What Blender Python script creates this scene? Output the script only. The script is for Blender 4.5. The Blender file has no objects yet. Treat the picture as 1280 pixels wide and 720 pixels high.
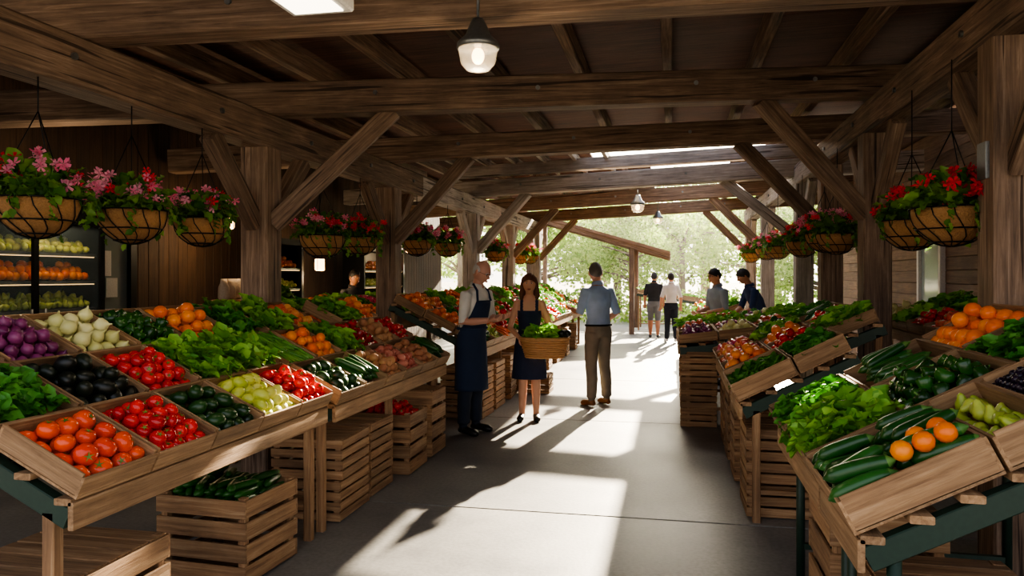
import bpy, math, random
import numpy as np
from mathutils import Vector, Matrix
rng=np.random.default_rng(7); random.seed(7)
scene=bpy.context.scene
COL=scene.collection
def lin(h):
    h=h.lstrip('#'); o=[]
    for i in (0,2,4):
        c=int(h[i:i+2],16)/255; o.append(c/12.92 if c<=.04045 else ((c+.055)/1.055)**2.4)
    return (*o,1)
# ---------------------------------------------------------------- materials
def newmat(name):
    m=bpy.data.materials.new(name); m.use_nodes=True
    nt=m.node_tree; return m,nt,nt.nodes['Principled BSDF'],nt.nodes['Material Output']
def N(nt,t,**k):
    n=nt.nodes.new(t)
    for a,b in k.items():
        if a in n.inputs: n.inputs[a].default_value=b
        else: setattr(n,a,b)
    return n
def ramp(nt,cols,pos):
    r=nt.nodes.new('ShaderNodeValToRGB'); e=r.color_ramp.elements
    while len(e)<len(cols): e.new(.5)
    for i,(c,p) in enumerate(zip(cols,pos)): e[i].position=p; e[i].color=c
    return r
def wood(name,c1,c2,c3,rough=.75,sy=26,crack=.0):
    m,nt,b,o=newmat(name); L=nt.links.new
    at=N(nt,'ShaderNodeAttribute',attribute_name='gco')
    mp=N(nt,'ShaderNodeMapping'); mp.inputs['Scale'].default_value=(1.2,sy,sy)
    L(at.outputs['Vector'],mp.inputs['Vector'])
    n1=N(nt,'ShaderNodeTexNoise',Scale=1.6,Detail=9,Roughness=.7,Distortion=.5); L(mp.outputs[0],n1.inputs['Vector'])
    r=ramp(nt,[lin(c1),lin(c2),lin(c3)],[.3,.52,.75]); L(n1.outputs['Fac'],r.inputs[0])
    n2=N(nt,'ShaderNodeTexNoise',Scale=2.2,Detail=5,Roughness=.6); L(at.outputs['Vector'],n2.inputs['Vector'])
    ar=N(nt,'ShaderNodeAttribute',attribute_name='rnd')
    ma=N(nt,'ShaderNodeMath',operation='MULTIPLY_ADD'); L(ar.outputs['Fac'],ma.inputs[0]); ma.inputs[1].default_value=.4; ma.inputs[2].default_value=.2
    mb_=N(nt,'ShaderNodeMath',operation='ADD'); L(ma.outputs[0],mb_.inputs[0])
    mc=N(nt,'ShaderNodeMath',operation='MULTIPLY'); L(n2.outputs['Fac'],mc.inputs[0]); mc.inputs[1].default_value=1.2
    L(mc.outputs[0],mb_.inputs[1])
    mx=N(nt,'ShaderNodeVectorMath',operation='SCALE'); L(r.outputs[0],mx.inputs[0]); L(mb_.outputs[0],mx.inputs['Scale'])
    out=mx.outputs[0]
    if crack:
        mp2=N(nt,'ShaderNodeMapping'); mp2.inputs['Scale'].default_value=(.7,22,22); L(at.outputs['Vector'],mp2.inputs['Vector'])
        n3=N(nt,'ShaderNodeTexNoise',Scale=1.1,Detail=2,Distortion=.3); L(mp2.outputs[0],n3.inputs['Vector'])
        r3=ramp(nt,[(.25,.22,.2,1),(1,1,1,1)],[.33,.37]); L(n3.outputs['Fac'],r3.inputs[0])
        m3=N(nt,'ShaderNodeVectorMath',operation='MULTIPLY'); L(out,m3.inputs[0]); L(r3.outputs[0],m3.inputs[1]); out=m3.outputs[0]
    L(out,b.inputs['Base Color']); b.inputs['Roughness'].default_value=rough
    bp=N(nt,'ShaderNodeBump',Strength=.5,Distance=.01); L(n1.outputs['Fac'],bp.inputs['Height']); L(bp.outputs[0],b.inputs['Normal'])
    return m
def prod(name,c1,c2,rough=.35,trans=0,nscale=30,spec=.5):
    m,nt,b,o=newmat(name); L=nt.links.new
    ar=N(nt,'ShaderNodeAttribute',attribute_name='rnd')
    tc=N(nt,'ShaderNodeTexCoord'); n=N(nt,'ShaderNodeTexNoise',Scale=nscale,Detail=3); L(tc.outputs['Object'],n.inputs['Vector'])
    ad=N(nt,'ShaderNodeMath',operation='MULTIPLY_ADD'); L(n.outputs['Fac'],ad.inputs[0]); ad.inputs[1].default_value=.7; ad.inputs[2].default_value=-.35
    a2=N(nt,'ShaderNodeMath',operation='ADD'); a2.use_clamp=True; L(ar.outputs['Fac'],a2.inputs[0]); L(ad.outputs[0],a2.inputs[1])
    r=ramp(nt,[lin(c1),lin(c2)],[0,1]); L(a2.outputs[0],r.inputs[0]); L(r.outputs[0],b.inputs['Base Color'])
    b.inputs['Roughness'].default_value=rough; b.inputs['Specular IOR Level'].default_value=spec
    if trans>0:
        t=N(nt,'ShaderNodeBsdfTranslucent'); L(r.outputs[0],t.inputs['Color'])
        mx=N(nt,'ShaderNodeMixShader'); mx.inputs[0].default_value=trans; L(b.outputs[0],mx.inputs[1]); L(t.outputs[0],mx.inputs[2]); L(mx.outputs[0],o.inputs['Surface'])
    return m
def plain(name,c,rough=.6,metal=0,bump=0,bs=60):
    m,nt,b,o=newmat(name); L=nt.links.new
    tc=N(nt,'ShaderNodeTexCoord'); n=N(nt,'ShaderNodeTexNoise',Scale=bs,Detail=4); L(tc.outputs['Object'],n.inputs['Vector'])
    cc=lin(c); d=tuple(x*.82 for x in cc[:3])+(1,)
    r=ramp(nt,[d,cc],[.3,.7]); L(n.outputs['Fac'],r.inputs[0]); L(r.outputs[0],b.inputs['Base Color'])
    b.inputs['Roughness'].default_value=rough; b.inputs['Metallic'].default_value=metal
    if bump:
        bp=N(nt,'ShaderNodeBump',Strength=bump,Distance=.01); L(n.outputs['Fac'],bp.inputs['Height']); L(bp.outputs[0],b.inputs['Normal'])
    return m
def emit(name,c,s):
    m,nt,b,o=newmat(name); b.inputs['Base Color'].default_value=lin(c); b.inputs['Emission Color'].default_value=lin(c); b.inputs['Emission Strength'].default_value=s
    return m
def glassy(name,c,alpha):
    m,nt,b,o=newmat(name); b.inputs['Base Color'].default_value=lin(c); b.inputs['Roughness'].default_value=.05
    b.inputs['Alpha'].default_value=alpha
    return m
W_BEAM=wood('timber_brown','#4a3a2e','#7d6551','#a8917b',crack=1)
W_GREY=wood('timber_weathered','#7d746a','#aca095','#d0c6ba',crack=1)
W_CEIL=wood('ceiling_boards','#3a2319','#5e3a28','#7a5240')
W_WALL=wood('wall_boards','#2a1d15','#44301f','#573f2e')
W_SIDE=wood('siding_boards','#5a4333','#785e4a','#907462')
W_CRATE=wood('crate_wood','#664830','#9a7551','#c0a078',sy=26)
W_TRAY=wood('tray_wood','#6e4f34','#9c7a56','#bf9c76',sy=26)
M_GREENMETAL=plain('green_painted_metal','#23392b',.5,.1)
M_METAL=plain('grey_metal','#8a8c8a',.4,.8)
M_DARK=plain('dark_metal','#1c1c1c',.5,.6)
M_COCO=plain('coco_liner','#a87c4c',.95,0,1.0,90)
M_LEAF=prod('plant_leaves','#3a6a20','#86b048',.55,.35,12)
M_PINK=prod('pink_petals','#e8608a','#fab0c6',.6,.35)
M_RED=prod('red_petals','#d8162e','#f84858',.6,.35)
M_WHITE=plain('white_paint','#e8e6e0',.6)
# ---------------------------------------------------------------- mesh builder
def mkbase(V,F,M=None):
    V=np.array(V,float); L=np.concatenate([np.array(f) for f in F]); S=np.array([len(f) for f in F])
    return V,L,S,(np.zeros(len(F),int) if M is None else np.array(M))
def eulR(e):
    e=np.atleast_2d(e); cx,cy,cz=np.cos(e).T; sx,sy,sz=np.sin(e).T
    R=np.empty((len(e),3,3))
    R[:,0,0]=cy*cz; R[:,0,1]=sx*sy*cz-cx*sz; R[:,0,2]=cx*sy*cz+sx*sz
    R[:,1,0]=cy*sz; R[:,1,1]=sx*sy*sz+cx*cz; R[:,1,2]=cx*sy*sz-sx*cz
    R[:,2,0]=-sy; R[:,2,1]=sx*cy; R[:,2,2]=cx*cy
    return R
class MB:
    def __init__(s): s.V=[];s.L=[];s.S=[];s.M=[];s.G=[];s.R=[];s.SM=[];s.n=0
    def add(s,V,L,S,M,g=None,r=None,smooth=False):
        V=np.asarray(V,float); S=np.asarray(S,int)
        s.V.append(V); s.L.append(np.asarray(L,int)+s.n); s.S.append(S)
        s.M.append(np.full(len(S),M) if np.isscalar(M) else M)
        s.G.append(V if g is None else g)
        if r is None: r=rng.random()
        s.R.append(np.full(len(V),r) if np.isscalar(r) else r)
        s.SM.append(np.full(len(S),smooth)); s.n+=len(V)
    def copies(s,base,loc,R,sc,m=0,smooth=True,r=None):
        V,L,S,M=base; k=len(loc)
        if k==0: return
        loc=np.asarray(loc,float); sc=np.asarray(sc,float)
        if sc.ndim==0: sc=np.full((k,3),float(sc))
        elif sc.ndim==1 and len(sc)==3 and k!=3: sc=np.tile(sc,(k,1))
        elif sc.ndim==1: sc=np.repeat(sc[:,None],3,1) if len(sc)==k else np.tile(sc,(k,1))
        P=V[None]*sc[:,None,:]; P=np.einsum('kij,knj->kni',R,P)+loc[:,None,:]
        nv=len(V); LL=(L[None]+(np.arange(k)*nv)[:,None]).ravel()
        rr=np.repeat(rng.random(k) if r is None else r,nv)
        s.add(P.reshape(-1,3),LL,np.tile(S,k),np.tile(M,k)+m,r=rr,smooth=smooth)
    def beam(s,p0,p1,w,h,m=0,ch=0.,r=None):
        p0=np.array(p0,float);p1=np.array(p1,float); d=p1-p0; Ln=np.linalg.norm(d); x=d/Ln
        if abs(x[2])>.95: y=np.array([1.,0,0]); y-=x*(y@x)
        else: y=np.cross([0,0,1.],x)
        y/=np.linalg.norm(y); z=np.cross(x,y); a=w/2;b=h/2;c=ch
        if c>0: pr=[(-a,-b+c),(-a+c,-b),(a-c,-b),(a,-b+c),(a,b-c),(a-c,b),(-a+c,b),(-a,b-c)]
        else: pr=[(-a,-b),(a,-b),(a,b),(-a,b)]
        n=len(pr); loc=np.array([(0,*q) for q in pr]+[(Ln,*q) for q in pr])
        V=p0+loc[:,:1]*x+loc[:,1:2]*y+loc[:,2:]*z
        F=[list(range(n))[::-1],list(range(n,2*n))]+[[i,(i+1)%n,n+(i+1)%n,n+i] for i in range(n)]
        s.add(V,np.concatenate(F),[len(f) for f in F],m,g=loc+rng.random(3)*20,r=r)
    def box(s,c,sz,m=0,ch=0.,r=None):
        c=np.array(c,float); i=int(np.argmax(sz)); d=np.zeros(3); d[i]=sz[i]/2
        w,h={0:(sz[1],sz[2]),1:(sz[0],sz[2]),2:(sz[0],sz[1])}[i]
        s.beam(c-d,c+d,w,h,m,ch,r)
    def tube(s,P,R,n=8,m=0,flat=1.,up=None,r=None,smooth=True):
        P=np.array(P,float); R=np.array([R]*len(P) if np.isscalar(R) else R,float)
        T=np.gradient(P,axis=0); T/=np.linalg.norm(T,axis=1)[:,None]+1e-9
        u=np.array([0,0,1.]) if up is None else np.array(up,float)
        if abs(u@T[0])>.9 and up is None: u=np.array([1.,0,0])
        V=[]; a=np.arange(n)/n*2*math.pi
        for i in range(len(P)):
            u=u-T[i]*(u@T[i]); u/=np.linalg.norm(u)+1e-9; v=np.cross(T[i],u)
            V.append(P[i]+R[i]*(np.cos(a)[:,None]*v+np.sin(a)[:,None]*u*flat))
        V=np.concatenate(V); k=len(P)
        F=[list(range(n))[::-1],list(range((k-1)*n,k*n))]
        for i in range(k-1):
            for j in range(n): F.append([i*n+j,i*n+(j+1)%n,(i+1)*n+(j+1)%n,(i+1)*n+j])
        s.add(V,np.concatenate(F),[len(f) for f in F],m,r=r,smooth=smooth)
    def loft(s,rings,n=24,m=0,smooth=True):
        a=np.arange(n)/n*2*math.pi; V=[]
        for cx,cy,cz,rx,ry in rings: V.append(np.stack([cx+rx*np.cos(a),cy+ry*np.sin(a),np.full(n,cz)],1))
        k=len(rings); V=np.concatenate(V); F=[list(range(n))[::-1],list(range((k-1)*n,k*n))]
        for i in range(k-1):
            for j in range(n): F.append([i*n+j,i*n+(j+1)%n,(i+1)*n+(j+1)%n,(i+1)*n+j])
        s.add(V,np.concatenate(F),[len(f) for f in F],m,smooth=smooth)
    def build(s,name,mats,parent=None,mw=None):
        me=bpy.data.meshes.new(name); V=np.concatenate(s.V); L=np.concatenate(s.L); S=np.concatenate(s.S)
        me.vertices.add(len(V)); me.vertices.foreach_set('co',V.ravel())
        me.loops.add(len(L)); me.loops.foreach_set('vertex_index',L.astype(np.int32))
        me.polygons.add(len(S)); st=np.concatenate([[0],np.cumsum(S)[:-1]]).astype(np.int32)
        me.polygons.foreach_set('loop_start',st)
        me.polygons.foreach_set('material_index',np.concatenate(s.M).astype(np.int32))
        me.polygons.foreach_set('use_smooth',np.concatenate(s.SM))
        me.update(calc_edges=True)
        g=me.attributes.new('gco','FLOAT_VECTOR','POINT'); g.data.foreach_set('vector',np.concatenate(s.G).ravel())
        a=me.attributes.new('rnd','FLOAT','POINT'); a.data.foreach_set('value',np.concatenate(s.R).astype(float))
        for m in mats: me.materials.append(m)
        ob=bpy.data.objects.new(name,me); COL.objects.link(ob)
        if mw is not None: ob.matrix_world=mw
        if parent is not None: ob.parent=parent
        return ob
def empty(name,loc=(0,0,0),rz=0,s=1):
    e=bpy.data.objects.new(name,None); e.location=loc; e.rotation_euler=(0,0,rz); e.scale=(s,s,s); COL.objects.link(e); return e
def revolve(prof,n=10,mats=None):
    V=[];F=[];M=[]; a=np.arange(n)/n*2*math.pi; rows=[]
    for r,z in prof:
        if r<1e-6: rows.append([len(V)]); V.append((0,0,z))
        else: rows.append(list(range(len(V),len(V)+n))); V+= [(r*math.cos(t),r*math.sin(t),z) for t in a]
    for i in range(len(rows)-1):
        A,B=rows[i],rows[i+1]
        for j in range(n):
            k=(j+1)%n
            if len(A)==1: F.append([A[0],B[k],B[j]])
            elif len(B)==1: F.append([A[j],A[k],B[0]])
            else: F.append([A[j],A[k],B[k],B[j]])
            M.append(0 if mats is None else mats[i])
    return mkbase(V,F,M)
def sph(n=10,k=7): return revolve([(math.sin(math.pi*i/k),-math.cos(math.pi*i/k)) for i in range(k+1)],n)
def merge(*bs):
    V=[];L=[];S=[];M=[];o=0
    for b in bs: V.append(b[0]);L.append(b[1]+o);S.append(b[2]);M.append(b[3]);o+=len(b[0])
    return np.concatenate(V),np.concatenate(L),np.concatenate(S),np.concatenate(M)
SPH=sph(10,7); SPL=sph(7,5)
def tombase(n):
    b=revolve([(0,-.85),(.6,-.72),(.95,-.3),(1,.1),(.82,.55),(.4,.76),(.12,.7),(0,.66)],n)
    V=[(0,0,.74)];F=[]
    for i in range(5):
        t=i*2*math.pi/5; V+=[(.5*math.cos(t),.5*math.sin(t),.84),(.12*math.cos(t+.6),.12*math.sin(t+.6),.76)]
    for i in range(5): F.append([0,1+2*i,2+2*i]); F.append([0,2+(2*i-2)%10,1+2*i])
    st=mkbase(V,F,[1]*10); return merge(b,st)
TOM=tombase(11); TOML=tombase(7)
ONI=revolve([(0,-.9),(.5,-.8),(.95,-.2),(.9,.3),(.5,.7),(.16,.95),(.08,1.3),(0,1.35)],9)
PEAR=revolve([(0,-.9),(.6,-.8),(.95,-.3),(.85,.2),(.5,.7),(.38,1.1),(.15,1.35),(0,1.38)],9)
def pepbase():
    V,L,S,M=revolve([(0,-1.1),(.4,-1.15),(.75,-.8),(.85,0),(1,.6),(.75,.95),(.2,.85),(.1,.9),(.1,1.3),(0,1.3)],12,[0,0,0,0,0,0,1,1,1])
    V=V.copy(); a=np.arctan2(V[:,1],V[:,0]); f=1+.12*np.cos(4*a); V[:,0]*=f;V[:,1]*=f; return V,L,S,M
PEP=pepbase()
def longbase(bend=.15,n=10,taper=.75):
    V=[];F=[];k=10
    for i in range(k):
        t=i/(k-1)*2-1; r=math.sqrt(max(0,1-abs(t)**4))*(1-(1-taper)*(t+1)/2)+.10
        for j in range(n):
            a=j/n*2*math.pi; V.append((r*math.cos(a)+bend*6*(t*t-.5)*.45,t,r*math.sin(a)))
    for i in range(k-1):
        for j in range(n): F.append([i*n+j,i*n+(j+1)%n,(i+1)*n+(j+1)%n,(i+1)*n+j][::-1])
    F.append(list(range(n))); F.append(list(range((k-1)*n,k*n))[::-1])
    M=[0]*((k-1)*n)+[0,1]
    for j in range(n): M[(k-2)*n+j]=1
    return mkbase(V,F,M)
LONG=longbase()
def leafbase(nu=4,nv=5,ruf=.12,bend=.35,wmax=.42):
    V=[];F=[]
    for i in range(nv+1):
        t=i/nv; w=wmax*math.sin(math.pi*min(1,t*.92+.06))**.7
        for j in range(nu+1):
            u=j/nu*2-1
            V.append((u*w,t,abs(u)*.12+ruf*math.sin(t*14+u*3)*abs(u)-bend*t*t))
    for i in range(nv):
        for j in range(nu): a=i*(nu+1)+j; F.append([a,a+1,a+nu+2,a+nu+1])
    return mkbase(V,F)
LEAF=leafbase(); LEAFS=leafbase(2,3,.0,.3,.38)
def flowerbase():
    V=[(0,0,0)];F=[]
    for i in range(5):
        t=i*2*math.pi/5; c=lambda r,a,z:(r*math.cos(t+a),r*math.sin(t+a),z)
        k=len(V); V+=[c(.55,-.42,.12),c(1,-.25,.3),c(1,.25,.3),c(.55,.42,.12)]
        F.append([0,k,k+1]);F.append([0,k+1,k+2]);F.append([0,k+2,k+3])
    return mkbase(V,F)
FLO=flowerbase()
# ---------------------------------------------------------------- produce
STEM=prod('produce_stems','#3c6a22','#6a9444',.6)
K={}
def kind(n,mode,base,sz,c1,c2,rough=.35,title=None): K[n]=(mode,base,sz,prod('skin_'+n,c1,c2,rough,.25 if mode=='leaf' else 0),title or n)
kind('tomato_orange','round',TOM,.042,'#fa5c1c','#e0380e',.22)
kind('tomato_red','round',TOM,.035,'#e8241a','#b40e0a',.2)
kind('avocado','egg',SPH,.038,'#20281a','#0d100b',.4)
kind('green_pepper','round',PEP,.036,'#2f6420','#16380f',.25)
kind('dark_squash','egg',SPH,.036,'#2b5022','#132c10',.3)
kind('yellow_squash','egg',SPH,.034,'#e6de6c','#b8c448',.35)
kind('white_onion','round',ONI,.042,'#efe6a8','#cfcc80',.4)
kind('purple_onion','round',ONI,.034,'#6a2050','#9a4478',.35)
kind('potato','egg',SPH,.033,'#cc9866','#a86a4a',.7)
kind('pink_potato','egg',SPH,.032,'#d4836a','#b05040',.6)
kind('orange','round',SPH,.040,'#ff9610','#f06c08',.4)
kind('apple','round',TOM,.037,'#d02c2a','#ea8456',.25)
kind('peach','round',SPH,.036,'#f4aa5a','#e05a34',.5)
kind('pear','round',PEAR,.032,'#c6d05c','#9cb03c',.35)
kind('grape','small',SPL,.014,'#2a1a30','#120c18',.3)
kind('cucumber','long',LONG,(.023,.12),'#346a28','#174214',.3)
kind('zucchini','long',LONG,(.027,.105),'#356c2a','#163e14',.28)
kind('carrot','long',LONG,(.018,.1),'#f07a1a','#d85a10',.45)
kind('green_bean','long',LONG,(.008,.07),'#6fa83c','#4a862a',.4)
kind('red_pepper','round',PEP,.036,'#c81e16','#900e0a',.22)
kind('lettuce','leaf',LEAF,.125,'#569c24','#a4d850',.5)
kind('leafy_green','leaf',LEAF,.085,'#317a1e','#62aa36',.5)
kind('parsley','leaf',LEAFS,.05,'#347220','#669e38',.6)
kind('radish','small',SPL,.022,'#c82452','#e0507a',.35)
def rotrand(k): return eulR(rng.random((k,3))*2*math.pi)
def fill(kd,w,d,h,lod=0):
    mode,base,sz,mat,title=K[kd]; mb=MB(); 
    if mode in('round','egg','small'):
        if lod and mode!='small': base={id(TOM):TOML,id(SPH):SPL}.get(id(base),base)
        r=sz; st=1.85*r*(1.15 if mode=='egg' else 1); P=[]
        nl=3
        z0=max(.012+r,h-1.9*r)
        for l in range(nl):
            mg=.014+r+l*r*1.1
            nx=max(1,int((w-2*mg)/st)+1); ny=max(1,int((d-2*mg)/st)+1)
            if (w-2*mg)<0 or (d-2*mg)<0: continue
            for i in range(nx):
                for j in range(ny):
                    if l==2 and rng.random()<.4: continue
                    x=mg+(w-2*mg)*(i/(nx-1) if nx>1 else .5); y=mg+(d-2*mg)*(j/(ny-1) if ny>1 else .5)
                    P.append((x+rng.normal()*r*.13,y+rng.normal()*r*.13,z0+l*r*1.15+rng.normal()*r*.1))
        P=np.array(P); k=len(P); sc=r*(.88+.2*rng.random(k)); S3=np.repeat(sc[:,None],3,1)
        if mode=='egg': S3[:,2]*=1.35
        e=rng.random((k,3))*2*math.pi
        if mode=='round': e[:,0]=rng.normal(0,.6,k); e[:,1]=rng.normal(0,.6,k)
        mb.copies(base,P,eulR(e),S3)
    elif mode=='long':
        r,hl=sz; P=[];E=[]; rows=max(1,int((d-.03)/(2*hl*.85))); n=int((w-.03)/(2.0*r))
        for q in range(rows):
            for l in range(3):
                for i in range(n-l):
                    if l==2 and rng.random()<.45: continue
                    x=.015+r+(w-.03-2*r)*((i+l*.5)/max(1,n-1)); y=(q+.5)*d/rows+rng.normal()*.014
                    P.append((x,y,max(.012+r,h-1.6*r)+l*r*1.5)); E.append((rng.normal()*.06,rng.random()*6.28 if l<2 else 0,rng.normal()*(.1 if l<1 else .22)))
        P=np.array(P);k=len(P); f=.85+.25*rng.random(k)
        hl2=min(hl,d/rows*.52)
        mb.copies(base,P,eulR(np.array(E)),np.stack([r*f,hl2*f,r*f],1))
    elif mode=='leaf':
        P=[];E=[];SC=[]
        hs=.10 if sz>.08 else .05; nx=max(2,int(w/hs)); ny=max(2,int(d/hs)); nl=16 if sz>.08 else 8
        if lod: nl=max(5,nl//2)
        for i in range(nx):
            for j in range(ny):
                cx=.03+(i+.5)*(w-.06)/nx+rng.normal()*.012; cy=.03+(j+.5)*(d-.06)/ny+rng.normal()*.012; dome=1-.5*(((i+.5)/nx*2-1)**2+((j+.5)/ny*2-1)**2)
                for q in range(nl):
                    az=rng.random()*6.28; el=.1+1.15*rng.random()
                    P.append((cx,cy,h*.35+rng.random()*.03+.04*dome)); E.append((el,rng.normal()*.3,az)); SC.append(sz*(.6+.5*rng.random()))
        mb.copies(SPL,[(w/2,d/2,h*.4)],eulR([(0,0,0)]),np.array([[w*.42,d*.42,h*.55]]))
        mb.copies(base,P,eulR(np.array(E)),np.array(SC))
    return mb,mat,title
def tray(kd,org,u,v,n,w,d,h=.085,lod=0,extra=None):
    M=Matrix(((u[0],v[0],n[0],org[0]),(u[1],v[1],n[1],org[1]),(u[2],v[2],n[2],org[2]),(0,0,0,1)))
    mb=MB(); t=.011; r0=rng.random()
    mb.box((w/2,d/2,.006),(w,d,.012),r=r0)
    mb.box((w/2,t/2,h/2+.006),(w,t,h-.012),ch=.002,r=rng.random()); mb.box((w/2,d-t/2,h/2+.01),(w,t,h),r=rng.random())
    for x in (t/2,w-t/2): mb.box((x,d/2,h/2+.01),(t,d-2*t,h*1.05),ch=.002,r=rng.random())
    ob=mb.build(kd+'_tray' if kd else 'empty_tray',[W_TRAY],mw=M)
    if kd:
        f,mat,title=fill(kd,w,d,h,lod); p=f.build('produce_'+title,[mat,STEM],parent=ob)
        if extra:
            e2=MB(); e2.copies(K[extra][1],[(w-.07-.07*(i%2),d-.08-.07*(i//2),h+.045) for i in range(5)],rotrand(5),K[extra][2]*.85); e2.build('produce_'+extra,[K[extra][3],STEM],parent=ob)
    return ob
def stall(side,xf,y0,z0,ang,pitch,rowd,kinds,lod=0,legs=None,h=.085,extra=None):
    c,s=math.cos(ang),math.sin(ang); nrow=len(kinds); ncol=max(len(k) for k in kinds); y1=y0+pitch*ncol
    if np.isscalar(rowd): rowd=[rowd]*nrow
    v=(side*c,0,s); n=(-side*s,0,c); u=(0,-side,0); t=0
    for r,row in enumerate(kinds):
        for k,kd in enumerate(row):
            if kd=='-': continue
            w=pitch-.014
            ox=xf+v[0]*t+n[0]*.03; oz=z0+v[2]*t+n[2]*.03; ys=y0+k*pitch+.007
            tray(kd,(ox,ys if side<0 else ys+w,oz),u,v,n,w,rowd[r]-.012,h,lod,extra if (r==0 and k==0) else None)
        t+=rowd[r]
    mb=MB(); D=t
    pt=lambda t,y,o=0:(xf+v[0]*t+n[0]*o,y,z0+v[2]*t+n[2]*o)
    ns=max(2,int((y1-y0)/1.1)+1)
    for i in range(ns):
        y=y0+.03+(y1-y0-.06)*i/(ns-1)
        mb.beam(pt(0,y,-.05),pt(D,y,-.05),.05,.08,1 if i==0 else 0,.004)
        for t in (.08,D-.06):
            p=pt(t,y,-.07)
            if legs: mb.tube([(p[0],y,0.0),(p[0],y,p[2])],.022,10,2)
            else: mb.beam((p[0],y,0),(p[0],y,p[2]),.05,.05,2,.004)
        p=pt(D-.06,y,-.07);q=pt(.06,y,-.07); mb.beam((q[0],y,.2),(p[0],y,.2),.03,.03,2)
    for i in range(nrow*2+1):
        t=.04+(D-.08)*i/(nrow*2); mb.beam(pt(t,y0,.0),pt(t,y1,.0),.07,.025,0,.003)
    mb.beam(pt(-.012,y0,-.03),pt(-.012,y1,-.03),.022,.10,0,.003)
    mb.build('produce_stand',[W_TRAY,M_GREENMETAL,legs or W_CRATE])
def crate(c,sx,sy,h,rz=0,fillk=None,slats=4):
    mb=MB(); t=.014
    for a in(-1,1):
        for b in(-1,1): mb.box((a*(sx/2-.022-t),b*(sy/2-.022-t),h/2),(.04,.04,h-.004),ch=.003)
    sh=h/slats
    for i in range(slats):
        z=sh*(i+.5); j=rng.normal()*.002
        for a in(-1,1):
            mb.box((0,a*(sy/2-t/2)+j,z),(sx,t,sh*.80),ch=.002); mb.box((a*(sx/2-t/2)+j,0,z),(t,sy-2*t,sh*.80),ch=.002)
    for i in range(5): mb.box((0,-sy/2+sy*(i+.5)/5,.012),(sx-2*t,sy/5*.85,.014))
    if fillk is None:
        for i in range(5): mb.box((0,-sy/2+sy*(i+.5)/5,h-.012),(sx-2*t,sy/5*.86,.012))
    M=Matrix.Translation(c)@Matrix.Rotation(rz,4,'Z')
    ob=mb.build('wooden_crate',[W_CRATE],mw=M)
    if fillk:
        f,mat,ti=fill(fillk,sx-.06,sy-.06,.09); p=f.build('produce_'+ti,[mat,STEM],parent=ob); p.location=(-sx/2+.03,-sy/2+.03,h-.09)
R=math.radians
# left stands
stall(-1,-2.08,2.34,.80,R(26),.41,.40,[
 ['tomato_orange','tomato_red','dark_squash','yellow_squash','tomato_red'],
 ['leafy_green','avocado','tomato_red','lettuce','lettuce'],
 ['purple_onion','purple_onion','white_onion','green_pepper','orange']])
stall(-1,-2.08,4.50,.78,R(26),.405,.40,[
 ['dark_squash','cucumber','potato','pink_potato','potato','cucumber'],
 ['green_bean','orange','lettuce','red_pepper','potato','tomato_red'],
 ['leafy_green','lettuce','peach','-','lettuce','orange']])
stall(-1,-2.08,8.35,.78,R(26),.44,.40,[
 ['cucumber','pear','carrot','tomato_red','leafy_green','carrot','radish','cucumber','lettuce'],
 ['orange','leafy_green','tomato_red','pear','zucchini','peach','leafy_green','tomato_red','lettuce'],
 ['orange','peach','lettuce','orange','carrot','lettuce','radish','lettuce','leafy_green']],1)
stall(-1,-2.08,12.8,.78,R(26),.55,.40,[
 ['lettuce','carrot','tomato_red','leafy_green','pear','orange','lettuce','tomato_red','leafy_green','orange'],
 ['radish','leafy_green','orange','lettuce','apple','leafy_green','radish','lettuce','orange','leafy_green'],
 ['lettuce','apple','leafy_green','radish','lettuce','orange','leafy_green','lettuce','apple','lettuce']],1)
stall(-1,-3.62,6.0,.98,R(18),.5,.42,[
 ['lettuce','leafy_green','tomato_red','orange','orange','peach','orange','leafy_green','lettuce','tomato_red','orange'],
 ['leafy_green','lettuce','orange','lettuce','leafy_green','orange','lettuce','leafy_green','radish','lettuce','lettuce']],1)
# right stands
stall(1,.56,2.5,.80,R(27),.60,[.48,.2,.34,.3],[['zucchini'],['pear'],['grape'],['leafy_green']],h=.11,extra='orange',legs=M_GREENMETAL)
stall(1,.56,3.14,.80,R(27),.58,[.42,.42,.40],[['lettuce','leafy_green'],['green_pepper','cucumber'],['leafy_green','orange']],h=.10,legs=M_GREENMETAL)
stall(1,.44,5.25,.76,R(27),.74,[.44,.36],[['parsley'],['leafy_green']],h=.11)
stall(1,.44,6.15,.78,R(24),.45,.40,[['orange','apple','peach','radish'],['tomato_red','orange','lettuce','green_pepper'],['lettuce','tomato_red','cucumber','leafy_green']])
stall(1,.08,8.45,.86,R(7),.46,.42,[['purple_onion','purple_onion','apple','leafy_green','lettuce','radish'],['white_onion','purple_onion','radish','lettuce','apple','lettuce'],
 ['pink_potato','apple','lettuce','white_onion','purple_onion','leafy_green'],['lettuce','leafy_green','lettuce','leafy_green','lettuce','lettuce']],1)
stall(1,.45,13.2,.8,R(20),.55,.4,[['lettuce','orange','leafy_green','apple','lettuce','tomato_red','leafy_green','orange'],['leafy_green','lettuce','radish','lettuce','orange','lettuce','leafy_green','lettuce']],1)
stall(1,2.06,4.9,1.10,R(14),.5,.42,[['orange','tomato_red','tomato_red','apple','tomato_red','lettuce','white_onion'],['lettuce','leafy_green','lettuce','leafy_green','lettuce','leafy_green','lettuce']],1)
stall(-1,1.2,23.2,.8,R(8),.5,.45,[['lettuce','orange','leafy_green']]*5,1)
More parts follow.
